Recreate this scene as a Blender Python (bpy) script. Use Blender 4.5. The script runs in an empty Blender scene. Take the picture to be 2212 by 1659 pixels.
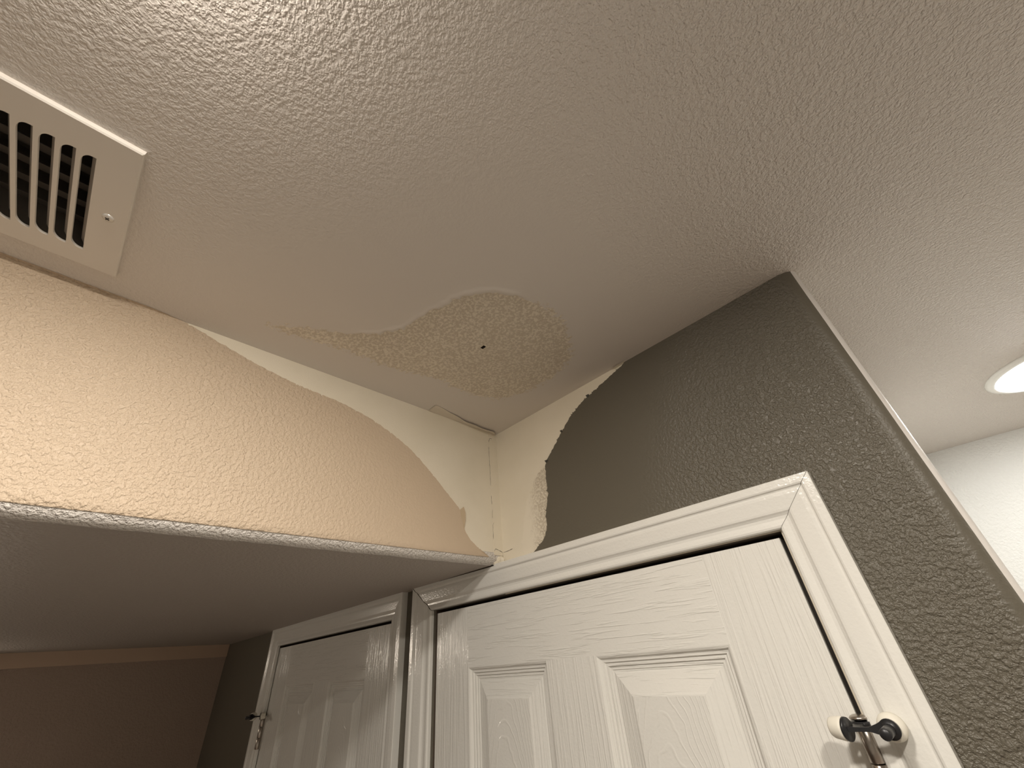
import bpy, bmesh, math, random
from mathutils import Vector, Matrix, noise as mnoise

# ------------------------------------------------------------------ camera, world, big lights
SC = bpy.context.scene
COL = SC.collection
H = 2.44            # main ceiling height (x runs along the grey wall, y into it, z up)
S = 2.133           # underside of the lowered hallway ceiling
XE = 0.699          # free end of the grey wall
YH = 1.332          # white wall of the next room

cam = bpy.data.cameras.new('camera'); camo = bpy.data.objects.new('camera', cam); COL.objects.link(camo)
R0 = Vector((0.6946166689618141, 0.7150268274223384, -0.07902100522480511))
R1 = Vector((-0.4507259523675769, 0.34696478575410605, -0.8224728283104241))
R2 = Vector((-0.5606726309199815, 0.6069201541495828, 0.5632886714858669))
camo.matrix_world = Matrix(((R0.x, -R1.x, -R2.x, 0.66401), (R0.y, -R1.y, -R2.y, -0.63867),
                            (R0.z, -R1.z, -R2.z, 1.96561), (0, 0, 0, 1)))
cam.sensor_width = 36.0; cam.lens = 869.2 / 2212 * 36.0; cam.clip_start = 0.01
SC.camera = camo

SC.view_settings.view_transform = 'Standard'; SC.view_settings.look = 'None'
SC.view_settings.exposure = 0.58; SC.view_settings.gamma = 1.0; SC.view_settings.use_curve_mapping = False
w = bpy.data.worlds.new('night'); SC.world = w; w.use_nodes = True
w.node_tree.nodes['Background'].inputs[0].default_value = (0.02, 0.017, 0.014, 1)
w.node_tree.nodes['Background'].inputs[1].default_value = 0.0

def area(name, loc, size, power, color, spread=180, aim=(0, 0, -1)):
    l = bpy.data.lights.new(name, 'AREA'); l.shape = 'DISK'; l.size = size; l.energy = power; l.color = color
    l.spread = math.radians(spread)
    o = bpy.data.objects.new(name, l); COL.objects.link(o); o.location = loc
    o.rotation_euler = Vector(aim).to_track_quat('-Z', 'Y').to_euler()
    return o
WARM = (1.0, 0.92, 0.81); NEUT = (1.0, 0.985, 0.945)
CANS = [(0.535, -0.795), (0.99, -0.74)]          # ceiling lamps above the photographer
# the domed lamp CANS[0] and the neighbouring room's lamp give light through their own lit lenses
area('can_or_fill_lamp', (CANS[1][0], CANS[1][1], H - 0.012), 0.075, 6.0, WARM, 180)
FILL = [(2.35, 0.28), (2.35, 0.95), (3.0, 0.6)]     # unseen downlights added to raise the bounce light on the ceiling
for c_ in FILL: area('can_or_fill_lamp', (c_[0], c_[1], H - 0.012), 0.09, 5.2, WARM, 180)
HALLC = (1.065, 0.84)
GLINT = (-1.905, -1.03, 2.055)  # unseen lamp added at the hallway end to make the door highlights
sl = area('glint_lamp', GLINT, 0.06, 1.4, (1.0, 0.86, 0.70), 180, (1, 0.35, -0.05)); sl.data.shape = 'RECTANGLE'; sl.data.size = 0.22; sl.data.size_y = 0.055

# ------------------------------------------------------------------ helpers
def tag(o, label=None, cat=None, group=None, kind=None):
    if label: o['label'] = label
    if cat: o['category'] = cat
    if group: o['group'] = group
    if kind: o['kind'] = kind
    return o
def empty(name, loc=(0, 0, 0)):
    o = bpy.data.objects.new(name, None); COL.objects.link(o); o.location = loc; o.empty_display_size = 0.05
    return o
def link(name, bm, mats, parent=None, smooth=False, recalc=True):
    if recalc: bmesh.ops.recalc_face_normals(bm, faces=bm.faces)
    me = bpy.data.meshes.new(name); bm.to_mesh(me); bm.free()
    for m in (mats if isinstance(mats, (list, tuple)) else [mats]): me.materials.append(m)
    if smooth:
        for p in me.polygons: p.use_smooth = True
    o = bpy.data.objects.new(name, me); COL.objects.link(o)
    if parent:
        o.parent = parent
        if any(abs(c) > 1e-9 for c in parent.matrix_basis.translation): o.matrix_parent_inverse = Matrix.Translation(-parent.location)
    return o
def sharp(o, ang=35):
    me = o.data
    for p in me.polygons: p.use_smooth = True
    try: me.set_sharp_from_angle(angle=math.radians(ang))
    except Exception: pass
    return o
def box(bm, x0, x1, y0, y1, z0, z1, mi=0, skip=''):
    v = [bm.verts.new((x, y, z)) for x in (x0, x1) for y in (y0, y1) for z in (z0, z1)]
    F = {'x0': (0, 1, 3, 2), 'x1': (4, 6, 7, 5), 'y0': (0, 4, 5, 1), 'y1': (2, 3, 7, 6), 'z0': (0, 2, 6, 4), 'z1': (1, 5, 7, 3)}
    for k, f in F.items():
        if k in skip: continue
        fc = bm.faces.new([v[i] for i in f]); fc.material_index = mi
def quad(bm, pts, mi=0):
    f = bm.faces.new([bm.verts.new(p) for p in pts]); f.material_index = mi; return f
def cyl(bm, p0, p1, r, n=20, r1=None, caps=True, mi=0):
    p0 = Vector(p0); p1 = Vector(p1); r1 = r if r1 is None else r1
    d = (p1 - p0).normalized(); a = d.orthogonal().normalized(); b = d.cross(a)
    A = []; B = []
    for i in range(n):
        t = 2 * math.pi * i / n; u = a * math.cos(t) + b * math.sin(t)
        A.append(bm.verts.new(p0 + u * r)); B.append(bm.verts.new(p1 + u * r1))
    for i in range(n):
        j = (i + 1) % n; f = bm.faces.new((A[i], A[j], B[j], B[i])); f.material_index = mi; f.smooth = True
    if caps:
        bm.faces.new(A[::-1]).material_index = mi; bm.faces.new(B).material_index = mi
def lathe(bm, c, axis, prof, n=28, mi=0):
    """prof: list of (distance along axis, radius)"""
    c = Vector(c); d = Vector(axis).normalized(); a = d.orthogonal().normalized(); b = d.cross(a)
    rings = []
    for (h, r) in prof:
        if r < 1e-6: rings.append([bm.verts.new(c + d * h)])
        else: rings.append([bm.verts.new(c + d * h + (a * math.cos(2 * math.pi * i / n) + b * math.sin(2 * math.pi * i / n)) * r) for i in range(n)])
    for k in range(len(rings) - 1):
        A, B = rings[k], rings[k + 1]
        for i in range(n):
            j = (i + 1) % n
            if len(A) == 1 and len(B) == 1: continue
            if len(A) == 1: f = bm.faces.new((A[0], B[i], B[j]))
            elif len(B) == 1: f = bm.faces.new((A[i], A[j], B[0]))
            else: f = bm.faces.new((A[i], A[j], B[j], B[i]))
            f.material_index = mi; f.smooth = True
def sstep(a, b, x):
    if a == b: return 1.0 if x >= a else 0.0
    t = min(1, max(0, (x - a) / (b - a))); return t * t * (3 - 2 * t)

# ------------------------------------------------------------------ materials
class N:
    """small node-graph helper"""
    def __init__(s, name):
        s.m = bpy.data.materials.new(name); s.m.use_nodes = True; s.t = s.m.node_tree; s.b = s.t.nodes['Principled BSDF']
    def n(s, typ, ins=None, **kw):
        x = s.t.nodes.new(typ)
        for k, v in kw.items(): setattr(x, k, v)
        for k, v in (ins or {}).items():
            if isinstance(v, bpy.types.NodeSocket): s.t.links.new(v, x.inputs[k])
            else: x.inputs[k].default_value = v
        return x
    def math(s, op, a, b=0.0, clamp=False):
        return s.n('ShaderNodeMath', {0: a, 1: b}, operation=op, use_clamp=clamp).outputs[0]
    def ramp(s, v, a, b, lo=0.0, hi=1.0):
        return s.n('ShaderNodeMapRange', {'Value': v, 'From Min': a, 'From Max': b, 'To Min': lo, 'To Max': hi}, interpolation_type='SMOOTHSTEP').outputs[0]
    def set(s, **kw):
        for k, v in kw.items():
            k = k.replace('_', ' ')
            if isinstance(v, bpy.types.NodeSocket): s.t.links.new(v, s.b.inputs[k])
            else: s.b.inputs[k].default_value = v
    def pos(s): return s.n('ShaderNodeNewGeometry').outputs['Position']
    def xyz(s): return s.n('ShaderNodeSeparateXYZ', {0: s.pos()}).outputs
    def noise(s, scale, detail=2, rough=.5, vec=None, dist=0):
        return s.n('ShaderNodeTexNoise', {'Scale': scale, 'Detail': detail, 'Roughness': rough, 'Distortion': dist, 'Vector': vec or s.pos()}).outputs[0]
    def bump(s, h, dist, strength=1.0, prev=None):
        d = {'Height': h, 'Distance': dist, 'Strength': strength}
        if prev: d['Normal'] = prev
        return s.n('ShaderNodeBump', d).outputs[0]
    def mix(s, f, a, b):
        x = s.n('ShaderNodeMix', data_type='RGBA')
        for i, v in ((0, f), (6, a), (7, b)):
            if isinstance(v, bpy.types.NodeSocket): s.t.links.new(v, x.inputs[i])
            else: x.inputs[i].default_value = v if i == 0 else (*v, 1)
        return x.outputs[2]

def orange_peel(g, scale, lo=.30, hi=.70):
    """sprayed drywall texture: dense soft bumps with some finer grain on top"""
    return g.ramp(g.noise(scale, 2.2, .58), lo, hi)

def plain(name, col, rough=.5, metal=0, spec=.5):
    g = N(name); g.set(Base_Color=(*col, 1), Roughness=rough, Metallic=metal); g.b.inputs['Specular IOR Level'].default_value = spec; return g.m

CEIL = (0.68, 0.632, 0.58); BEIGE = (0.61, 0.485, 0.355); GREY = (0.120, 0.107, 0.081)
DRYW = (0.84, 0.77, 0.635); WHITE = (0.79, 0.78, 0.735)

g = N('beige_wall_paint'); x, y, z = g.xyz()
m = g.ramp(g.math('MULTIPLY', y, -1), .12, .62, .10, 1.0)
g.set(Base_Color=(*BEIGE, 1), Roughness=.55, Normal=g.bump(g.math('MULTIPLY', orange_peel(g, 195), m), .0013))
M_BEIGE = g.m
g = N('grey_wall_paint'); x, y, z = g.xyz()
m = g.math('MULTIPLY', g.ramp(g.math('ADD', x, g.math('MULTIPLY', g.math('SUBTRACT', 2.44, z), .45)), .42, .66, .06, 1.0), g.ramp(x, .672, .686, 1.0, .12))
g.set(Base_Color=(*GREY, 1), Roughness=.42, Normal=g.bump(g.math('MULTIPLY', orange_peel(g, 225), m), .0013))
M_GREY = g.m
g = N('drywall_skim'); 
g.set(Base_Color=g.mix(g.ramp(g.noise(9, 3), .3, .75), DRYW, (0.80, 0.73, 0.59)), Roughness=.85, Normal=g.bump(g.noise(420, 2), .0002))
M_DRY = g.m
g = N('torn_paper_speckle'); x, y, z = g.xyz()
sp = g.ramp(g.noise(210, 3, .6), .42, .6)
fade = g.ramp(g.math('ADD', x, g.math('MULTIPLY', g.math('SUBTRACT', g.noise(60, 2), .5), .05)), .082, .128)
g.set(Base_Color=g.mix(g.math('MULTIPLY', g.math('SUBTRACT', 1.0, sp), fade), DRYW, (0.62, 0.54, 0.42)), Roughness=.9, Normal=g.bump(g.math('MULTIPLY', sp, fade), .0008))
M_TORN = g.m
# ceiling : three point attributes drive texture strength, bare patch speckle
g = N('ceiling_paint')
at = lambda n: g.n('ShaderNodeAttribute', attribute_name=n).outputs['Fac']
tex = at('tex'); bare = at('bare')
sp = g.ramp(g.noise(215, 3.5, .62), .43, .60)
edge = g.ramp(g.math('ADD', bare, g.math('MULTIPLY', g.math('SUBTRACT', g.noise(120, 3, .6), .5), .9)), .42, .58)
dry = g.mix(sp, (0.60, 0.525, 0.42), (0.80, 0.73, 0.61))
g.set(Base_Color=g.mix(edge, CEIL, dry), Roughness=.5)
b1 = g.bump(g.math('MULTIPLY', orange_peel(g, 235), tex), .0010)
b2 = g.bump(g.math('MULTIPLY', sp, edge), .0005, 1.0, b1)
g.set(Normal=b2)
M_CEIL = g.m
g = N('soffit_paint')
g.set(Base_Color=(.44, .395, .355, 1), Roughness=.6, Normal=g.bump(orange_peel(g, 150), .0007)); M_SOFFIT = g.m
g = N('bead_paint')
g.set(Base_Color=(0.74, 0.70, 0.655, 1), Roughness=.42, Normal=g.bump(orange_peel(g, 230), .0016)); M_BEAD = g.m
g = N('wall_edge_paint'); g.set(Base_Color=(0.70, 0.67, 0.64, 1), Roughness=.4, Normal=g.bump(g.noise(180, 2), .0003)); M_EDGE = g.m
g = N('white_wall_paint')
g.set(Base_Color=(0.79, 0.79, 0.765, 1), Roughness=.6, Normal=g.bump(orange_peel(g, 130), .0009)); M_WHITEWALL = g.m
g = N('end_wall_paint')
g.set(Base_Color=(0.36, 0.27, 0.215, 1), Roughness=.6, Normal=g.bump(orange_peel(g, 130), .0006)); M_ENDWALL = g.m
g = N('trim_paint')
g.set(Base_Color=(*WHITE, 1), Roughness=.17, Normal=g.bump(g.noise(230, 2), .0003)); M_TRIM = g.m

def door_mat(name, kind):
    g = N(name); p = g.pos()
    if kind == 'v':
        v = g.n('ShaderNodeMapping', {'Vector': p, 'Scale': (1, 1, .035)}).outputs[0]; h = g.ramp(g.noise(300, 1.5, .5, v), .42, .66); d = .00042
    elif kind == 'h':
        v = g.n('ShaderNodeMapping', {'Vector': p, 'Scale': (.06, 1, 1)}).outputs[0]; h = g.ramp(g.noise(190, 2.5, .6, v, .6), .50, .66); d = .0005
    else:
        # cathedral grain: nested arches around the middle of whichever panel this is
        x, y, z = g.n('ShaderNodeSeparateXYZ', {0: p}).outputs
        c = -.995
        for lim, cc in ((-.83, -.665), (-.40, -.028), (.145, .290)):
            c = g.math('ADD', c, g.math('MULTIPLY', g.math('GREATER_THAN', x, lim), cc - {-.83: -.995, -.40: -.665, .145: -.028}[lim]))
        u = g.math('SUBTRACT', x, c)
        val = g.math('ADD', z, g.math('ADD', g.math('MULTIPLY', g.math('MULTIPLY', u, u), 48.0), g.math('MULTIPLY', g.noise(22, 2), .07)))
        h = g.ramp(g.math('PINGPONG', g.math('MULTIPLY', val, 58.0), 1.0), .70, .97); d = .00032
        v2 = g.n('ShaderNodeMapping', {'Vector': p, 'Scale': (1, 1, .05)}).outputs[0]
        h = g.math('ADD', g.math('MULTIPLY', h, .8), g.math('MULTIPLY', g.noise(260, 2, .5, v2), .35))
    g.set(Base_Color=(*WHITE, 1), Roughness=.17, Normal=g.bump(g.noise(230, 2), .0002, 1.0, g.bump(h, d))); return g.m
M_DV, M_DH, M_DP = door_mat('door_paint_stile', 'v'), door_mat('door_paint_rail', 'h'), door_mat('door_paint_panel', 'p')
M_VENT = plain('register_paint', (0.72, 0.675, 0.615), .4)
M_DARKMETAL = plain('damper_metal', (0.22, 0.20, 0.185), .5, .2)
M_DUCT = plain('duct_inside', (0.20, 0.18, 0.155), .7, 0)
g = N('screw_metal'); g.set(Base_Color=(0.68, 0.65, 0.60, 1), Metallic=.35, Roughness=.3); M_SCREW = g.m
M_SLOT = plain('screw_recess', (0.03, 0.025, 0.02), .6)
M_NICKEL = plain('satin_nickel', (0.42, 0.38, 0.34), .28, 1.0)
M_BRONZE = plain('dark_bronze', (0.022, 0.022, 0.024), .36, .3)
M_RUBBER = plain('white_rubber', (0.76, 0.73, 0.64), .55)
M_CRACK = plain('crack_shadow_gap', (0.05, 0.035, 0.022), .95)
M_CAULK = plain('caulk', (0.72, 0.66, 0.55), .7)
M_JAMB = plain('jamb_gap_shade', (0.10, 0.075, 0.055), .7)  # jambs coloured dark so the gaps around the doors look shaded
g = N('floor_carpet'); g.set(Base_Color=g.mix(g.noise(60, 4), (0.47, 0.40, 0.35), (0.57, 0.49, 0.43)), Roughness=.95); M_FLOOR = g.m
g = N('dark_backing'); g.set(Base_Color=(0.08, 0.07, 0.06, 1), Roughness=.9); M_BACK = g.m
def glow(name, col, st):
    g = N(name); g.set(Base_Color=(.9, .88, .84, 1), Emission_Color=(*col, 1), Emission_Strength=st); return g.m
M_LENS_HALL = glow('lit_lens_neutral', NEUT, 25.0)
M_LENS_DOME = glow('lit_dome', (1.0, 0.92, 0.825), 150.0)
M_LENS_WARM = glow('lit_lens_warm', WARM, 6.0)

# ------------------------------------------------------------------ outlines traced from the damaged paint (metres)
rng = random.Random(4)
def jag(pts, step, amp, seed=1, nick=0.0):
    """catmull-rom through pts, resampled, then roughened sideways (a,b are 2-D wall coordinates)"""
    P = [Vector(p) for p in pts]; out = []
    for i in range(len(P) - 1):
        p0 = P[max(i - 1, 0)]; p1 = P[i]; p2 = P[i + 1]; p3 = P[min(i + 2, len(P) - 1)]
        n = max(1, int((p2 - p1).length / step))
        for k in range(n):
            t = k / n
            out.append(.5 * ((2 * p1) + (p2 - p0) * t + (2 * p0 - 5 * p1 + 4 * p2 - p3) * t * t + (3 * p1 - p0 - 3 * p2 + p3) * t ** 3))
    out.append(P[-1])
    res = [out[0]]; r = random.Random(seed)
    for i in range(1, len(out) - 1):
        d = out[i + 1] - out[i - 1]; nrm = Vector((-d.y, d.x)); nrm.normalize()
        q = out[i]
        v = mnoise.noise(Vector((q.x * 130 + seed, q.y * 130, seed))) * amp + mnoise.noise(Vector((q.x * 480, q.y * 480 + seed, seed))) * amp * .55
        if r.random() < nick: v -= amp * 1.6
        res.append(q + nrm * v)
    res.append(out[-1]); return res
BEIGE_EDGE = [(-.660, 2.4400), (-.6463, 2.4372), (-.608, 2.4256), (-.5421, 2.4078), (-.4795, 2.3962), (-.4294, 2.3914), (-.3938, 2.3877),
              (-.3356, 2.3743), (-.2831, 2.3547), (-.2386, 2.3312), (-.192, 2.2968), (-.1504, 2.2605), (-.1143, 2.2277), (-.1062, 2.1958),
              (-.0909, 2.1746), (-.0669, 2.1589), (-.0335, 2.1425)]
GREY_EDGE = [(.3888, 2.440), (.3694, 2.4330), (.3259, 2.4197), (.2874, 2.4088), (.2462, 2.3911), (.2049, 2.3588), (.1761, 2.3319), (.152, 2.3086),
             (.1469, 2.2789), (.1453, 2.2392), (.1341, 2.2041), (.1319, 2.177), (.1199, 2.1574), (.0989, 2.1443), (.0838, 2.1350), (.080, 2.120)]
def sheet(name, loop, to3, depth, mats, parent, mi_front=0):
    """thin solid sheet from a 2-D outline: front at `depth` off the wall, closed edge back to the wall"""
    bm = bmesh.new()
    F = [bm.verts.new(to3(p, depth)) for p in loop]; E = []
    for i in range(len(F)): E.append(bm.edges.new((F[i], F[(i + 1) % len(F)])))
    bmesh.ops.triangle_fill(bm, use_beauty=True, use_dissolve=False, edges=E)
    B = [bm.verts.new(to3(p, 0.0)) for p in loop]
    for i in range(len(F)):
        j = (i + 1) % len(F); bm.faces.new((F[i], F[j], B[j], B[i]))
    return link(name, bm, mats, parent)

# ------------------------------------------------------------------ room shell
def struct(name, bm, mats, smooth=False, recalc=True):
    o = link(name, bm, mats, None, smooth, recalc); o['kind'] = 'structure'; return o
X0, X1, Y0 = -1.9365, 3.4, -2.8
bm = bmesh.new(); box(bm, X0, X1, Y0, YH, -.1, 0); struct('floor', bm, M_FLOOR)
bm = bmesh.new(); box(bm, X0, 0, Y0, 0, 0, .012); struct('floor', bm, plain('dark_hall_floor', (0.16, 0.115, 0.08), .5))  # unseen hallway floor, made dark to cut bounce onto the lowered ceiling

# ceiling : fine grid over the damaged part, plain quads elsewhere, a hole for the register
VX0, VX1, VY0, VY1 = .072, .240, -1.045, -.768            # duct opening
PATCH = [(.072, -.5522), (.0868, -.5218), (.1079, -.4851), (.1317, -.4484), (.1615, -.4136), (.1948, -.3893), (.2302, -.385), (.2757, -.3715),
         (.319, -.3586), (.3541, -.3316), (.3753, -.2913), (.3818, -.2436), (.38, -.1938), (.3519, -.1405), (.3281, -.1043), (.2591, -.0802),
         (.1869, -.0893), (.1362, -.1104), (.1137, -.1706), (.1192, -.2473), (.0967, -.3388), (.0904, -.4329)]
SHARP = [(.1450, -.436), (.1615, -.4136), (.1948, -.3893), (.2302, -.385), (.2757, -.3715), (.319, -.3586), (.3541, -.3316), (.372, -.300)]
def seg_d(p, a, b):
    ab = (b[0] - a[0], b[1] - a[1]); ap = (p[0] - a[0], p[1] - a[1])
    t = max(0, min(1, (ap[0] * ab[0] + ap[1] * ab[1]) / (ab[0] ** 2 + ab[1] ** 2)))
    return math.hypot(ap[0] - t * ab[0], ap[1] - t * ab[1])
def inside(p, poly):
    c = False; n = len(poly)
    for i in range(n):
        x1, y1 = poly[i]; x2, y2 = poly[(i + 1) % n]
        if (y1 > p[1]) != (y2 > p[1]) and p[0] < (x2 - x1) * (p[1] - y1) / (y2 - y1) + x1: c = not c
    return c
def sdist(p):
    d = min(seg_d(p, PATCH[i], PATCH[(i + 1) % len(PATCH)]) for i in range(len(PATCH)))
    return d if inside(p, PATCH) else -d
HOLE = (.2450, -.2526)
def frange(a, b, n): return [a + (b - a) * i / n for i in range(n + 1)]
bm = bmesh.new(); lt = bm.verts.layers.float.new('tex'); lb = bm.verts.layers.float.new('bare')
xs = frange(0, .48, 160) + frange(.48, XE, 20)[1:] + frange(XE, X1, 40)[1:]
ys = frange(Y0, -.70, 60) + frange(-.70, 0, 233)[1:] + frange(0, YH, 30)[1:]
grid = {}
for i, xx in enumerate(xs):
    for j, yy in enumerate(ys):
        zz = H; bare = 0.0
        if xx < .49 and -.72 < yy <= 0:
            wob = mnoise.noise(Vector((xx * 70, yy * 70, 3))) * .006 + mnoise.noise(Vector((xx * 210, yy * 210, 9))) * .0028
            d = sdist((xx, yy)) + wob
            near = min(seg_d((xx, yy), SHARP[k], SHARP[k + 1]) for k in range(len(SHARP) - 1))
            hard = 1 - sstep(.012, .05, near)
            soft = sstep(-.045, .035, d)
            crisp = sstep(-.002, .003, d)
            bare = soft * (1 - hard) + crisp * hard
            zz = H + .0014 * sstep(-.001, .0025, d) * (1 - sstep(.004, .05, near)) + .0004 * bare
            # lip of curled paint just outside the sharp edge
            zz -= .0009 * math.exp(-((d + .004) / .004) ** 2) * (1 - sstep(.004, .02, near))
        v = bm.verts.new((xx, yy, zz)); grid[i, j] = v
        # texture strength: sprayed texture away from the repaired corner, smooth skim coat around it
        r = math.hypot(max(0, xx - .24) * 1.0, max(0, -yy - .30) * .9)
        t = sstep(.16, .50, r + .08 * mnoise.noise(Vector((xx * 4, yy * 4, 0)))) if xx < XE + .3 else 1.0
        if xx > XE: t = max(t, sstep(XE, XE + .12, xx) * (1 - .35 * sstep(.5, 1.2, yy)))
        v[lt] = .04 + (.50 + .95 * sstep(.35, .8, xx)) * t; v[lb] = bare
for i in range(len(xs) - 1):
    for j in range(len(ys) - 1):
        cx, cy = (xs[i] + xs[i + 1]) / 2, (ys[j] + ys[j + 1]) / 2
        if cx < XE - .02 and cy > .004: continue
        if VX0 < cx < VX1 and VY0 < cy < VY1: continue
        dx, dy = (cx - HOLE[0]) / .0052, (cy - HOLE[1]) / .0034
        if dx * dx + dy * dy < 1: continue
        bm.faces.new((grid[i, j], grid[i + 1, j], grid[i + 1, j + 1], grid[i, j + 1]))
bmesh.ops.delete(bm, geom=[v for v in bm.verts if not v.link_faces], context='VERTS')
for f in bm.faces:
    if f.normal.z > 0: f.normal_flip()
ceiling = struct('ceiling', bm, M_CEIL, smooth=True, recalc=False)
bm = bmesh.new(); lathe(bm, (HOLE[0], HOLE[1], H - .0003 + .0018), (0, 0, 1), [(0, .0068), (.004, .0060), (.010, .004), (.013, 0)], 14)
tag(link('screw_hole', bm, M_CRACK, ceiling), 'small dark round screw hole')
bm = bmesh.new()                                          # ragged paper tongue in the hole
quad(bm, [(HOLE[0] - .0042, HOLE[1] + .0005, H + .001), (HOLE[0] - .0015, HOLE[1] + .0030, H + .001), (HOLE[0] + .0005, HOLE[1] + .0016, H - .0006), (HOLE[0] - .0020, HOLE[1] - .0002, H - .0006)])
link('paper_tongue', bm, M_TORN, ceiling)
# loose joint tape along the corner, drooping off the ceiling
bm = bmesh.new(); TP = []
for k in range(41):
    t = k / 40; yy = -.205 + .199 * t
    w_ = .0295 - .0135 * sstep(.0, .55, t) + .001 * math.sin(t * 23); dr = .0050 * sstep(.05, .75, t) * (1 - .35 * sstep(.8, 1, t))
    if t > .93: w_ *= 1 - (t - .93) / .07 * .55
    TP.append([(.0005, yy, H - .0007), (w_ * .5, yy, H - .0009 - dr * .25), (w_, yy, H - .0010 - dr)])
for lay in (0, .0005):
    pass
V = [[[bm.verts.new((p[0], p[1], p[2] + o_)) for p in row] for row in TP] for o_ in (0, .0005)]
for k in range(40):
    for q in range(2):
        bm.faces.new((V[0][k][q], V[0][k][q + 1], V[0][k + 1][q + 1], V[0][k + 1][q])); bm.faces.new((V[1][k][q], V[1][k + 1][q], V[1][k + 1][q + 1], V[1][k][q + 1]))
    bm.faces.new((V[0][k][2], V[1][k][2], V[1][k + 1][2], V[0][k + 1][2])); bm.faces.new((V[0][k][0], V[0][k + 1][0], V[1][k + 1][0], V[1][k][0]))
bm.faces.new((V[0][40][0], V[0][40][1], V[0][40][2], V[1][40][2], V[1][40][1], V[1][40][0]))
tag(link('loose_joint_tape', bm, plain('tape_paper', (0.70, 0.635, 0.54), .75), ceiling, smooth=False), 'strip of drywall tape drooping along the ceiling corner')

# lowered hallway ceiling: box face (wall_left), rounded lower edge, underside
BR = .022
bm = bmesh.new()
quad(bm, [(0, Y0, S + BR), (0, 0, S + BR), (0, 0, H), (0, Y0, H)], 0)
prev = None; arc = []
for k in range(9):
    a = math.pi / 2 * k / 8; arc.append((-BR + BR * math.cos(a), S + BR - BR * math.sin(a)))
ysb = frange(Y0, 0, 120)
rows = [[bm.verts.new((ax + .0009 * mnoise.noise(Vector((yy * 30, ax * 90, 1))), yy, az + .0009 * mnoise.noise(Vector((yy * 26, az * 60, 7))))) for (ax, az) in arc] for yy in ysb]
for k in range(len(rows) - 1):
    for q in range(8):
        f = bm.faces.new((rows[k][q], rows[k + 1][q], rows[k + 1][q + 1], rows[k][q + 1])); f.material_index = 1; f.smooth = True
wall_left = struct('wall_left', bm, [M_DRY, M_BEAD], recalc=False)
for p in wall_left.data.polygons: pass
bm = bmesh.new(); quad(bm, [(X0, Y0, S), (X0, 0, S), (-BR, 0, S), (-BR, Y0, S)])
low = struct('ceiling', bm, M_SOFFIT, recalc=False)
def on_box_face(p, d):
    """(y, z) on the box face; below the tangent line the paint follows the rounded edge"""
    if p[1] >= S + BR: return (d, p[0], p[1])
    a = min(math.pi / 2, (S + BR - p[1]) / BR)
    return (-BR + (BR + d) * math.cos(a), p[0], S + BR - (BR + d) * math.sin(a))
BL = S + BR - BR * .47                                     # where the beige paint stops on the rounded edge (arc length)
edge = jag(BEIGE_EDGE, .0016, .0014, 3, .03)
FL = S + BR
flat = [q for q in edge if q.y > FL]; low = [q for q in edge if BL < q.y <= FL]
def edge_y(zv): return min((abs(q.y - zv), q.x) for q in edge)[1]
paint = sheet('paint_layer', [Vector((Y0, FL)), Vector((Y0, 2.44))] + flat + [Vector((edge_y(FL), FL))], on_box_face, .0009, M_BEIGE, wall_left)
tag(paint, 'peach beige wall paint with a peeled curved edge')
bm = bmesh.new(); bm.from_mesh(paint.data); rows = []
for k in range(11):
    t = k / 10; row = []
    for m in range(241):
        u = m / 240; zb = BL + .0007 * mnoise.noise(Vector((u * 110, 0, 8))); zv = FL + (zb - FL) * t
        yv = Y0 + (edge_y(zv) - Y0) * u
        row.append(bm.verts.new(on_box_face((yv, zv), .0009)))
    rows.append(row)
rows.append([bm.verts.new(on_box_face((Y0 + (edge_y(BL) - Y0) * m / 240, BL - .0003), -.0002)) for m in range(241)])
for k in range(11):
    for m in range(240):
        f = bm.faces.new((rows[k][m], rows[k][m + 1], rows[k + 1][m + 1], rows[k + 1][m])); f.smooth = k < 10
bm.faces.new([r_[-1] for r_ in rows[:11]] + [bm.verts.new(on_box_face((edge_y(BL), BL), 0)), bm.verts.new(on_box_face((edge_y(FL), FL), 0))])
bmesh.ops.recalc_face_normals(bm, faces=bm.faces); bm.to_mesh(paint.data); bm.free()
bm = bmesh.new(); pr = None                                # beige paint lapped onto the ceiling, doubling as painted corner shade
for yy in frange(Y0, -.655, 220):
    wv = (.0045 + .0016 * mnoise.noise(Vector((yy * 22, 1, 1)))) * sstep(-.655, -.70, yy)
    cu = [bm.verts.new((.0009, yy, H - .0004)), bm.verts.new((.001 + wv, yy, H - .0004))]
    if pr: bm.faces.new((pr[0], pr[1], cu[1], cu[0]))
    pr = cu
link('paint_overlap_shade', bm, M_BEIGE, wall_left)
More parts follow.
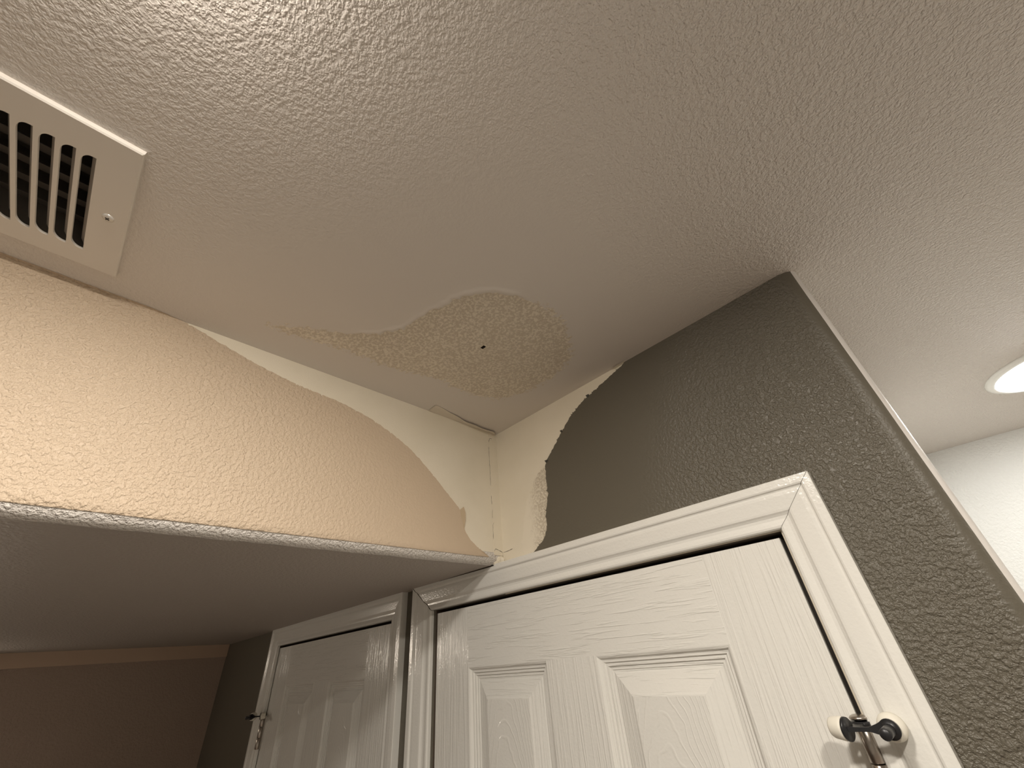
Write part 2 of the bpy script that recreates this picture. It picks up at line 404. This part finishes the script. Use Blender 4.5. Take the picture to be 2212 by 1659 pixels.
# curled scrap of paint near the lower end, corner tape and hairline cracks
bm = bmesh.new()
quad(bm, [(.0012, -.1165, 2.231), (.0034, -.1085, 2.238), (.0036, -.1045, 2.226), (.0012, -.108, 2.196)]); quad(bm, [(.0012, -.108, 2.196), (.0036, -.1045, 2.226), (.0030, -.1040, 2.210), (.0012, -.1062, 2.193)])
tag(link('paint_scrap', bm, plain('paint_back', (0.55, 0.43, 0.29), .7), wall_left), 'small curled tan paint scrap')
bm = bmesh.new(); box(bm, 0, .0006, -.0262, 0, 2.150, 2.4395); link('corner_tape', bm, M_DRY, wall_left)
def crack(bm, pts, wid, to3, off):
    P = [Vector(p) for p in pts]; Q = []
    for i in range(len(P) - 1):
        n = max(1, int((P[i + 1] - P[i]).length / .003))
        for k in range(n): Q.append(P[i].lerp(P[i + 1], k / n))
    Q.append(P[-1]); A = []; B = []
    for i, q in enumerate(Q):
        d = (Q[min(i + 1, len(Q) - 1)] - Q[max(i - 1, 0)]); nn = Vector((-d.y, d.x)).normalized()
        wv = wid * (.35 + 1.1 * abs(mnoise.noise(Vector((q.x * 90, q.y * 90, 5)))))
        if i in (0, len(Q) - 1): wv *= .2
        c = q + nn * mnoise.noise(Vector((q.x * 160, q.y * 160, 2))) * .0007
        A.append(bm.verts.new(to3(c + nn * wv, off))); B.append(bm.verts.new(to3(c - nn * wv, off)))
    for i in range(len(Q) - 1): bm.faces.new((A[i], A[i + 1], B[i + 1], B[i]))
tl = lambda p, d: (d, p[0], p[1]); tg = lambda p, d: (p[0], -d, p[1])
bm = bmesh.new()
for c in ([(-.014, 2.4255), (-.022, 2.4235), (-.0262, 2.412)], [(-.0262, 2.400), (-.0262, 2.355), (-.0262, 2.300)], [(-.029, 2.352), (-.0235, 2.352)],
          [(-.0262, 2.278), (-.0258, 2.257)], [(-.0236, 2.246), (-.0258, 2.238), (-.0262, 2.226)], [(-.0220, 2.218), (-.0258, 2.212), (-.0262, 2.20), (-.0266, 2.181)],
          [(-.026, 2.157), (-.021, 2.1625), (-.012, 2.160), (-.001, 2.1570)], [(-.001, 2.1570), (-.0015, 2.148)]):
    crack(bm, c, .00055, tl, .00085)
link('hairline_crack', bm, M_CRACK, wall_left)

# grey wall with two door openings
OP1 = (-.240, .5260, 2.0760); OP2 = (-1.2430, -.4330, 2.0760); WT = .12
bm = bmesh.new()
def front(x0, x1, z0, z1, mi): quad(bm, [(x0, 0, z0), (x1, 0, z0), (x1, 0, z1), (x0, 0, z1)], mi)
front(X0, OP2[0], 0, S, 1); front(OP2[0], OP2[1], OP2[2], S, 1); front(OP2[1], OP1[0], 0, S, 1); front(OP1[0], 0, OP1[2], S, 1)
front(0, OP1[1], OP1[2], H, 0); front(OP1[1], XE - .02, 0, H, 0)
nz = 90; arcn = 10
zz = frange(0, H, nz)
R = []
for zc in zz:
    row = []
    for k in range(arcn + 1):
        a = math.pi / 2 * k / arcn; wv = .0003 * mnoise.noise(Vector((k * .3, zc * 34, 4))) if 0 < k < arcn else 0
        row.append(bm.verts.new((XE - .02 + (.02 + wv) * math.sin(a), .02 - (.02 + wv) * math.cos(a), zc)))
    R.append(row)
for i in range(nz):
    for k in range(arcn):
        f = bm.faces.new((R[i][k], R[i][k + 1], R[i + 1][k + 1], R[i + 1][k])); f.smooth = True; f.material_index = 1 if k < 5 else 2
quad(bm, [(XE, .02, 0), (XE, YH, 0), (XE, YH, H), (XE, .02, H)], 3)
for (a, b, t) in (OP1, OP2):
    quad(bm, [(a, 0, 0), (a, WT, 0), (a, WT, t), (a, 0, t)], 4); quad(bm, [(b, 0, 0), (b, WT, 0), (b, WT, t), (b, 0, t)], 4)
    quad(bm, [(a, 0, t), (b, 0, t), (b, WT, t), (a, WT, t)], 4)
    quad(bm, [(a, WT, 0), (b, WT, 0), (b, WT, t), (a, WT, t)], 5)
wall_front = struct('wall_front', bm, [M_DRY, M_GREY, M_EDGE, M_WHITEWALL, M_JAMB, M_BACK], recalc=False)
edge = jag(GREY_EDGE, .0014, .0021, 8, .06)
loop = [Vector((XE - .0195, 2.44))] + edge + [Vector((.080, 2.10)), Vector((.545, 2.10)), Vector((.545, 0)), Vector((XE - .0195, 0))]
tag(sheet('paint_layer', loop, lambda p, d: (p[0], -d, p[1]), .0013, M_GREY, wall_front), 'dark taupe grey wall paint with a torn edge')
bm = bmesh.new(); r = random.Random(5)                   # dark curled bits along the torn grey edge
for (px_, pz_) in ((.2885, 2.4090), (.2070, 2.3610), (.1545, 2.3105)):
    c = [(px_ + r.uniform(-.002, .002) + .0036 * math.cos(t_) * r.uniform(.5, 1), pz_ + .0048 * math.sin(t_) * r.uniform(.5, 1)) for t_ in (0, 1.2, 2.4, 3.7, 5.0)]
    top = [bm.verts.new((q[0], -.0016 - .0022 * (k in (2, 3)), q[1])) for k, q in enumerate(c)]; bm.faces.new(top)
link('paint_curl', bm, plain('paint_curl_back', (0.05, 0.045, 0.035), .6), wall_front)
# torn paper patch next to the grey edge
TORN = [(.146, 2.300), (.150, 2.26), (.147, 2.22), (.137, 2.19), (.134, 2.165), (.110, 2.1375), (.075, 2.1375), (.062, 2.1420), (.060, 2.165), (.070, 2.20), (.082, 2.24), (.108, 2.275), (.132, 2.298), (.146, 2.300)]
tl2 = jag(TORN, .0016, .0050, 21)[:-1]
sheet('torn_paper', tl2, lambda p, d: (p[0], -d, p[1]), .0003, M_TORN, wall_front)
bm = bmesh.new(); crack(bm, [(.001, 2.1570), (.012, 2.1565), (.0311, 2.1585)], .0006, tg, .0004)
link('hairline_crack', bm, M_CRACK, wall_front)
bm = bmesh.new()                                          # open gaps where the caulk above the door trim tore away
r = random.Random(12)
for (xa, xb, hh) in ((.013, .017, .0010), (.020, .032, .0046), (.041, .060, .0042), (.067, .0695, .0016), (.073, .084, .0022)):
    top = []; n = 7
    for k in range(n + 1):
        t = k / n; top.append(bm.verts.new((xa + (xb - xa) * t, -.0005, 2.1345 + hh * (math.sin(math.pi * t) ** .7) * r.uniform(.55, 1.0) + .0006)))
    bot = [bm.verts.new((v.co.x, -.0005, 2.1335)) for v in top]
    for k in range(n): bm.faces.new((bot[k], bot[k + 1], top[k + 1], top[k]))
link('caulk_gap', bm, M_CRACK, wall_front)
bm = bmesh.new()                                          # lumpy filler at the foot of the corner
for k in range(7):
    c = Vector((r.uniform(-.012, .010), -r.uniform(.004, .016), S + r.uniform(.002, .012))); rad = r.uniform(.005, .009)
    mtx = Matrix.Translation(c) @ Matrix.Diagonal((rad * .8, rad * .8, rad, 1))
    res = bmesh.ops.create_icosphere(bm, subdivisions=3, radius=1, matrix=mtx)
    for v in res['verts']: v.co += Vector((1, -1, 1)) * .0012 * mnoise.noise(v.co * 160)
sharp(link('filler_lump', bm, M_DRY, wall_front), 80)

bm = bmesh.new()                                          # paper flap where the torn line meets the ceiling
quad(bm, [(.384, -.0012, 2.4385), (.366, -.0012, 2.4365), (.358, -.0060, 2.4352), (.372, -.0085, 2.4368)]); quad(bm, [(.384, -.0012, 2.4385), (.372, -.0085, 2.4368), (.392, -.0060, 2.4390)])
tag(link('paper_flap', bm, M_DRY, wall_front), 'small loose paper flap at the ceiling line')
# other walls
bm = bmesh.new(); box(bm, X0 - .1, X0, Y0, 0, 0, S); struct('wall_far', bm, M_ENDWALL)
bm = bmesh.new(); box(bm, X0, X0 + .012, Y0, -.001, 2.084, S); struct('trim_1', bm, plain('header_trim_paint', (0.50, 0.36, 0.26), .5))
bm = bmesh.new(); box(bm, X0, X1, Y0 - .1, Y0, 0, H); struct('wall_rear', bm, M_WHITEWALL)
bm = bmesh.new(); box(bm, X1, X1 + .1, Y0, YH, 0, H); struct('wall_right', bm, M_WHITEWALL)
bm = bmesh.new(); box(bm, XE, X1, YH, YH + .1, 0, H); struct('wall_hall', bm, M_WHITEWALL)

# ------------------------------------------------------------------ doors
CAS = [(0, 0), (0, .0160), (.0010, .0170), (.0100, .0170), (.0118, .0162), (.0132, .0142), (.0146, .0136), (.0165, .0140), (.0200, .0141), (.0360, .0128),
       (.0385, .0122), (.0405, .0104), (.0430, .0088), (.0465, .0084), (.0500, .0092), (.0540, .0099), (.0565, .0092), (.0580, .0072), (.0580, 0)]
def casing_side(xo, xi, ztop, zbase=0.0):
    """vertical casing from xo (outer) to xi (inner), mitred at the top"""
    bm = bmesh.new(); s = (xi - xo) / .058; A = []; B = []
    for (w_, t) in CAS:
        A.append(bm.verts.new((xo + w_ * s, -t, zbase))); B.append(bm.verts.new((xo + w_ * s, -t, ztop - w_)))
    for i in range(len(A) - 1): bm.faces.new((A[i], A[i + 1], B[i + 1], B[i]))
    bm.faces.new(A); bm.faces.new(B); return bm
def casing_head(xl, xli, xr, xri, ztop):
    bm = bmesh.new(); A = []; B = []; sl = (xli - xl) / .058; sr = (xri - xr) / .058
    for (w_, t) in CAS:
        A.append(bm.verts.new((xl + w_ * sl, -t, ztop - w_))); B.append(bm.verts.new((xr + w_ * sr, -t, ztop - w_)))
    for i in range(len(A) - 1): bm.faces.new((A[i], A[i + 1], B[i + 1], B[i]))
    bm.faces.new(A); bm.faces.new(B); return bm
PROF = [(0, 0), (.0015, .0002), (.0040, .0016), (.0062, .0052), (.0075, .0056), (.0098, .0056), (.0104, .0074), (.0118, .0080), (.0150, .0080), (.0156, .0098), (.0172, .0104),
        (.0200, .0104), (.0208, .0118), (.0232, .0118), (.0250, .0106), (.0495, .0034), (.0520, .0022), (.0535, .0020)]
def slab(parent, xa, xb, zt, cols, ztop, y0=.0015):
    """moulded door slab: cols = panel x-ranges of the two panel columns"""
    bm = bmesh.new(); rowz = [(1.700, ztop), (.95, 1.600), (.25, .78)]
    def fq(x0, x1, z0, z1, mi):
        quad(bm, [(x0, y0, z0), (x1, y0, z0), (x1, y0, z1), (x0, y0, z1)], mi)
    (a0, a1), (b0, b1) = cols
    fq(xa, a0, .01, zt, 0); fq(b1, xb, .01, zt, 0)
    zs = [.01] + [z for r_ in rowz[::-1] for z in r_] + [zt]
    for k in range(0, len(zs), 2): fq(a0, b1, zs[k], zs[k + 1], 1)
    for (z0, z1) in rowz:
        fq(a1, b0, z0, z1, 0)
        for (p0, p1) in cols:
            rings = []
            for (ins, dep) in PROF:
                rings.append([bm.verts.new(c) for c in ((p0 + ins, y0 + dep, z0 + ins), (p1 - ins, y0 + dep, z0 + ins), (p1 - ins, y0 + dep, z1 - ins), (p0 + ins, y0 + dep, z1 - ins))])
            for k in range(len(rings) - 1):
                for q in range(4):
                    f = bm.faces.new((rings[k][q], rings[k][(q + 1) % 4], rings[k + 1][(q + 1) % 4], rings[k + 1][q])); f.material_index = 0 if q in (1, 3) else 1
            bm.faces.new(rings[-1]).material_index = 2
    # edges and back
    y1 = y0 + .035
    quad(bm, [(xa, y0, .01), (xa, y0, zt), (xa, y1, zt), (xa, y1, .01)]); quad(bm, [(xb, y0, .01), (xb, y1, .01), (xb, y1, zt), (xb, y0, zt)])
    quad(bm, [(xa, y0, zt), (xb, y0, zt), (xb, y1, zt), (xa, y1, zt)]); quad(bm, [(xa, y1, .01), (xa, y1, zt), (xb, y1, zt), (xb, y1, .01)])
    return link('door_slab', bm, [M_DV, M_DH, M_DP], parent, recalc=False)
def stop_strip(parent, op):
    bm = bmesh.new(); a, b, t = op
    box(bm, a, a + .012, .040, .075, 0, t); box(bm, b - .012, b, .040, .075, 0, t); box(bm, a + .012, b - .012, .040, .075, t - .012, t)
    link('stop_moulding', bm, M_JAMB, parent)
def hinge(parent, hx, z0, z1, side):
    e = bmesh.new(); r_ = .0068; n = 3; L = (z1 - z0) / n
    for k in range(n):
        a, b = z0 + k * L + .0004, z0 + (k + 1) * L - .0004
        lathe(e, (hx, -.0068, a), (0, 0, 1), [(0, 0), (0, r_ * .9), (.0006, r_), (b - a - .0006, r_), (b - a, r_ * .9), (b - a, 0)], 22)
    h = link('hinge', e, M_NICKEL, parent)
    e = bmesh.new(); box(e, min(hx, hx + side * .004), max(hx, hx + side * .004), -.0015, .030, z0, z1); link('hinge_leaf', e, M_NICKEL, h)
    e = bmesh.new(); lathe(e, (hx, -.0068, z1), (0, 0, 1), [(0, 0), (0, .0042), (.0062, .0042), (.0062, .0078), (.0068, .0084), (.0080, .0084), (.0092, .0070), (.0104, .0040), (.0108, 0)], 24)
    tag(link('hinge_pin', e, M_NICKEL, h), 'domed nickel pin head'); return h
d1 = empty('door_1'); d1['kind'] = 'structure'
slab(d1, -.2362, .5205, 2.0690, ((-.1250, .0915), (.1975, .4137)), 1.9600)
link('side_casing', casing_side(.5872, .5290, 2.1350), M_TRIM, d1)
link('side_casing', casing_side(-.3210, -.2490, 2.1345), M_TRIM, d1)
link('head_casing', casing_head(-.3198, -.2478, .5870, .5288, 2.1352), M_TRIM, d1)
def mitre_crack(parent, xo, xi, ztop, wid):
    bm = bmesh.new(); s_ = (xi - xo) / .058; A = []; B = []
    for k, (w_, t) in enumerate(CAS[1:-1]):
        wv = wid * (.5 + .9 * abs(math.sin(k * 1.9))); c = (xo + w_ * s_, -t - .0003, ztop - w_)
        A.append(bm.verts.new((c[0] - wv, c[1], c[2]))); B.append(bm.verts.new((c[0] + wv, c[1], c[2])))
    for k in range(len(A) - 1): bm.faces.new((A[k], A[k + 1], B[k + 1], B[k]))
    link('mitre_crack', bm, M_CRACK, parent)
mitre_crack(d1, -.3204, -.2484, 2.1350, .0012); mitre_crack(d1, .5871, .5289, 2.1351, .00022)
bm = bmesh.new()                                          # caulk split between the trim and the lowered ceiling
q_ = frange(-.205, -.012, 24); A = [bm.verts.new((x_, -.0176, S - .0001)) for x_ in q_]
B = [bm.verts.new((x_, -.0176 - .0016 * sstep(-.205, -.05, x_) - .0004, S - .0003)) for x_ in q_]; C_ = [bm.verts.new((x_, -.0174, S - .0012 * sstep(-.205, -.05, x_) - .0004)) for x_ in q_]
for k in range(24): bm.faces.new((A[k], A[k + 1], B[k + 1], B[k])); bm.faces.new((A[k], A[k + 1], C_[k + 1], C_[k]))
link('caulk_split', bm, M_CRACK, d1)
stop_strip(d1, OP1); hinge(d1, .5232, 1.797, 1.8800, -1)
d2 = empty('door_2'); d2['kind'] = 'structure'
slab(d2, -1.2395, -.4385, 2.0695, ((-1.1156, -.8856), (-.7796, -.5609)), 1.9560)
link('side_casing', casing_side(-.3690, -.4270, 2.1350), M_TRIM, d2)
link('side_casing', casing_side(-1.3050, -1.2390, 2.1345), M_TRIM, d2)
link('head_casing', casing_head(-1.3045, -1.2385, -.3690, -.4270, 2.1350), M_TRIM, d2)
stop_strip(d2, OP2); hinge(d2, -1.2415, 1.785, 1.8720, 1)

# ------------------------------------------------------------------ hinge-pin door stops
def door_stop(hx, zt, s, label, dx=0.0):
    """s=+1: casing to the right of the hinge pin (door on the left); s=-1 mirrored"""
    t = empty('door_stop', (hx, -.0068, zt)); tag(t, label, 'door stop', 'door stops on the hinge pins')
    P = lambda a, y_, c: (hx + s * a, y_, zt + c)
    bm = bmesh.new(); lathe(bm, P(0, -.0068, .0004), (0, 0, 1), [(0, .0050), (0, .0092), (.0042, .0092), (.0042, .0050)], 22)
    link('pin_ring', bm, M_BRONZE, t)
    bm = bmesh.new()
    # arm: from the pad end across in front of the pin to the threaded eye by the casing
    path = [(-.0065, -.0385), (.004, -.0375), (.012, -.0365), (.0185, -.0350), (.0262, -.0345)]
    hgt = [.0020, .0017, .0018, .0040, .0076]
    ring = []
    for (a, y_), h_ in zip(path, hgt):
        ring.append([bm.verts.new(P(a, y_ + dy_, .0022 + q * h_)) for dy_, q in ((-.0018, -1), (-.0018, 1), (.0018, 1), (.0018, -1))])
    for k in range(len(ring) - 1):
        for q in range(4): bm.faces.new((ring[k][q], ring[k][(q + 1) % 4], ring[k + 1][(q + 1) % 4], ring[k + 1][q]))
    bm.faces.new(ring[0]); bm.faces.new(ring[-1][::-1])
    box(bm, min(hx - .004, hx + .004), max(hx - .004, hx + .004), -.0375, -.0130, zt + .0006, zt + .0040)
    link('arm', bm, M_BRONZE, t)
    bm = bmesh.new(); lathe(bm, P(.0278, -.0365, .0022), (0, 1, 0), [(0, 0), (0, .0080), (.0046, .0080), (.0046, 0)], 26); link('threaded_eye', bm, M_BRONZE, t)
    bm = bmesh.new(); lathe(bm, P(.0278, -.0640, .0022), (0, 1, 0), [(0, 0), (0, .0040), (.0008, .0046), (.0395, .0046), (.0395, 0)], 20); link('adjusting_screw', bm, M_BRONZE, t)
    bm = bmesh.new(); lathe(bm, P(.0278, -.0300, .0022), (0, 1, 0), [(0, 0), (0, .0075), (.002, .0108), (.010, .0116), (.0140, .0112), (.0148, .0100), (.0148, 0)], 28)
    tag(link('casing_pad', bm, M_RUBBER, t), 'white rubber pad against the door casing')
    ax = Vector((-s * 1.0, .30, .06)).normalized(); c0 = Vector(P(-.0060, -.0385, .0022))
    bm = bmesh.new(); lathe(bm, c0, ax, [(-.0006, 0), (-.0006, .0096), (.0014, .0098), (.0014, 0)], 26); link('pad_cup', bm, M_BRONZE, t)
    bm = bmesh.new(); lathe(bm, c0 + ax * .0014, ax, [(0, 0), (0, .0094), (.003, .0098), (.0115, .0088), (.0132, .0080), (.0138, .0060), (.0138, 0)], 28)
    tag(link('door_pad', bm, M_RUBBER, t), 'white rubber bumper facing the door')
    return t
door_stop(.5232, 1.8802, 1, 'black hinge pin door stop with white pads at right edge of the near door')
sw = door_stop(-1.2415, 1.8722, -1, 'dark hinge pin door stop at left edge of the far door')
sw.rotation_euler.z = math.radians(45)                     # swung round on its pin

# ------------------------------------------------------------------ ceiling air register
vent = empty('air_vent', (.158, -.90, H)); tag(vent, 'white stamped metal air register screwed to the ceiling beside the beige wall', 'air vent')
PX0, PX1, PY0, PY1 = .050, .2655, -1.070, -.742
PZ = H - .0065
slots = []; yv = -.7765
while yv > -1.03:
    slots.append((yv - .0116, yv)); yv -= .01555
def slot_loop(y0, y1, xa, xb, last):
    """opening: square corners on the +y side, big rounded corners on the -y side"""
    rr = .0088; rx = .0125; out = []
    out += [(xb, y1), ]
    for k in range(9):
        a = math.pi / 2 * k / 8; out.append((xb - rx + rx * math.cos(a), y0 + rr - rr * math.sin(a)))
    for k in range(9):
        a = math.pi / 2 * k / 8; out.append((xa + rx - rx * math.sin(a), y0 + rr - rr * math.cos(a)))
    out.append((xa, y1)); return out
bm = bmesh.new(); E = []
def loop_edges(pts, z):
    V = [bm.verts.new((p[0], p[1], z)) for p in pts]
    return V, [bm.edges.new((V[i], V[(i + 1) % len(V)])) for i in range(len(V))]
outer = [(PX0 + .0015, PY0 + .0015), (PX1 - .0015, PY0 + .0015), (PX1 - .0015, PY1 - .0015), (PX0 + .0015, PY1 - .0015)]
VO, e_ = loop_edges(outer, PZ); E += e_; SL = []
for (a, b) in slots:
    V, e_ = loop_edges(slot_loop(a, b, .0805, .2300, 0), PZ); SL.append(V); E += e_
bmesh.ops.triangle_fill(bm, use_beauty=True, use_dissolve=False, edges=E)
cen = [((a + b) / 2) for (a, b) in slots]
for f in list(bm.faces):                                  # drop any fill inside a slot
    c = f.calc_center_median()
    for (a, b) in slots:
        if a < c.y < b and .0805 < c.x < .2300 and all(.080 < v.co.x < .2305 and a - 1e-5 <= v.co.y <= b + 1e-5 for v in f.verts): bm.faces.remove(f); break
for V in SL:                                              # pressed edges of each opening turn up into the duct
    U = [bm.verts.new((v.co.x, v.co.y, PZ + .0030)) for v in V]
    for i in range(len(V)): bm.faces.new((V[i], V[(i + 1) % len(V)], U[(i + 1) % len(V)], U[i]))
rim = [(PX0, PY0), (PX1, PY0), (PX1, PY1), (PX0, PY1)]
A = VO; B = [bm.verts.new((p[0], p[1], PZ + .0014)) for p in rim]; Cc = [bm.verts.new((p[0], p[1], H + .0002)) for p in rim]
for P_, Q_ in ((A, B), (B, Cc)):
    for i in range(4): bm.faces.new((P_[i], P_[(i + 1) % 4], Q_[(i + 1) % 4], Q_[i]))
link('face_plate', bm, M_VENT, vent)
for (a, b) in slots:                                      # curved fin rising from the long edge of each opening
    bm = bmesh.new(); rows = []
    for k in range(6):
        t = k / 5; yy = b + .0002 - .0075 * t ** 1.6; zc = PZ + .0005 + .0145 * t
        rows.append([bm.verts.new((.0815, yy, zc)), bm.verts.new((.2290, yy, zc)), bm.verts.new((.2290, yy + .0008, zc)), bm.verts.new((.0815, yy + .0008, zc))])
    for k in range(5):
        for q in range(4): bm.faces.new((rows[k][q], rows[k][(q + 1) % 4], rows[k + 1][(q + 1) % 4], rows[k + 1][q]))
    link('louvre_fin', bm, M_VENT, vent)
for k in range(6):                                        # damper blades across the duct
    bm = bmesh.new(); xx = .092 + k * .0275
    p = [(xx - .0105, H + .034), (xx + .012, H + .022), (xx + .012, H + .0228), (xx - .0105, H + .0348)]
    Aa = [bm.verts.new((q[0], VY0 + .004, q[1])) for q in p]; Bb = [bm.verts.new((q[0], VY1 - .004, q[1])) for q in p]
    for i in range(4): bm.faces.new((Aa[i], Aa[(i + 1) % 4], Bb[(i + 1) % 4], Bb[i]))
    bm.faces.new(Aa); bm.faces.new(Bb); link('damper_blade', bm, M_DARKMETAL, vent)
bm = bmesh.new(); box(bm, VX0 + .001, VX1 - .001, VY0 + .001, VY1 - .001, H, H + .12, skip='z0'); link('duct_boot', bm, M_DUCT, vent)
bm = bmesh.new(); sc = (.1535, -.7597, PZ + .0006)
lathe(bm, sc, (0, 0, -1), [(0, .0058), (.0008, .0058), (.0020, .0048), (.0028, .0028), (.0030, 0)], 24)
scw = tag(link('screw', bm, M_SCREW, vent), 'silver cross head screw')
bm = bmesh.new(); box(bm, sc[0] - .0022, sc[0] + .0022, sc[1] - .0006, sc[1] + .0006, sc[2] - .0033, sc[2] - .0020); box(bm, sc[0] - .0006, sc[0] + .0006, sc[1] - .0022, sc[1] + .0022, sc[2] - .00332, sc[2] - .0020)
bmesh.ops.rotate(bm, cent=sc, matrix=Matrix.Rotation(.6, 3, 'Z'), verts=bm.verts); link('cross_slot', bm, M_SLOT, scw)

# ------------------------------------------------------------------ lamps
def downlight(c, r_in, r_out, mat, label, group=None, dome=0.0):
    t = empty('ceiling_light', (c[0], c[1], H)); tag(t, label, 'ceiling light', group)
    bm = bmesh.new(); lathe(bm, (c[0], c[1], H), (0, 0, -1), [(0, r_out), (.003, r_out), (.006, r_out - .004), (.008, r_in + .003), (.0065, r_in), (.0045, r_in)], 64); link('trim_ring', bm, M_TRIM, t)
    bm = bmesh.new(); lathe(bm, (c[0], c[1], H), (0, 0, -1), [(.0045 + dome * math.sin(a_ * math.pi / 20), r_in * math.cos(a_ * math.pi / 20) if a_ < 10 else 0) for a_ in range(11)], 64); link('lens', bm, mat, t)
    return t
downlight(HALLC, .127, .144, M_LENS_HALL, 'bright round recessed ceiling light near the white wall, cut by the right picture edge', None, .012)
downlight(CANS[0], .060, .074, M_LENS_DOME, 'small domed ceiling light nearest the lowered ceiling, above the photographer', None, .017)
for i, c_ in enumerate(FILL):
    downlight(c_, .055, .070, M_LENS_WARM, ('added unseen fill downlight right of the grey wall, nearer the room', 'added unseen fill downlight right of the grey wall, nearest the white wall', 'added unseen fill downlight farthest to the right of the grey wall')[i])
downlight(CANS[1], .045, .058, M_LENS_WARM, 'small flush ceiling downlight next to the domed light, above the photographer')
t = empty('glint_fixture', (X0, GLINT[1], GLINT[2])); tag(t, 'unseen lamp with opaque shade added on the hallway end wall for the door highlights', 'wall light')
bm = bmesh.new(); box(bm, X0, X0 + .008, GLINT[1] - .13, GLINT[1] + .13, GLINT[2] - .05, GLINT[2] + .028); link('back_plate', bm, M_NICKEL, t)
bm = bmesh.new(); box(bm, X0 + .008, X0 + .085, GLINT[1] - .125, GLINT[1] + .125, GLINT[2] + .029, GLINT[2] + .034); box(bm, X0 + .008, X0 + .030, GLINT[1] - .125, GLINT[1] - .120, GLINT[2] - .045, GLINT[2] + .029)  # top plate added to keep this lamp's light off the lowered ceiling
box(bm, X0 + .008, X0 + .030, GLINT[1] + .120, GLINT[1] + .125, GLINT[2] - .045, GLINT[2] + .029); link('shade', bm, M_NICKEL, t)
bm = bmesh.new(); box(bm, X0 + .008, X0 + .024, GLINT[1] - .115, GLINT[1] + .115, GLINT[2] - .032, GLINT[2] + .028); link('diffuser', bm, M_LENS_WARM, t)
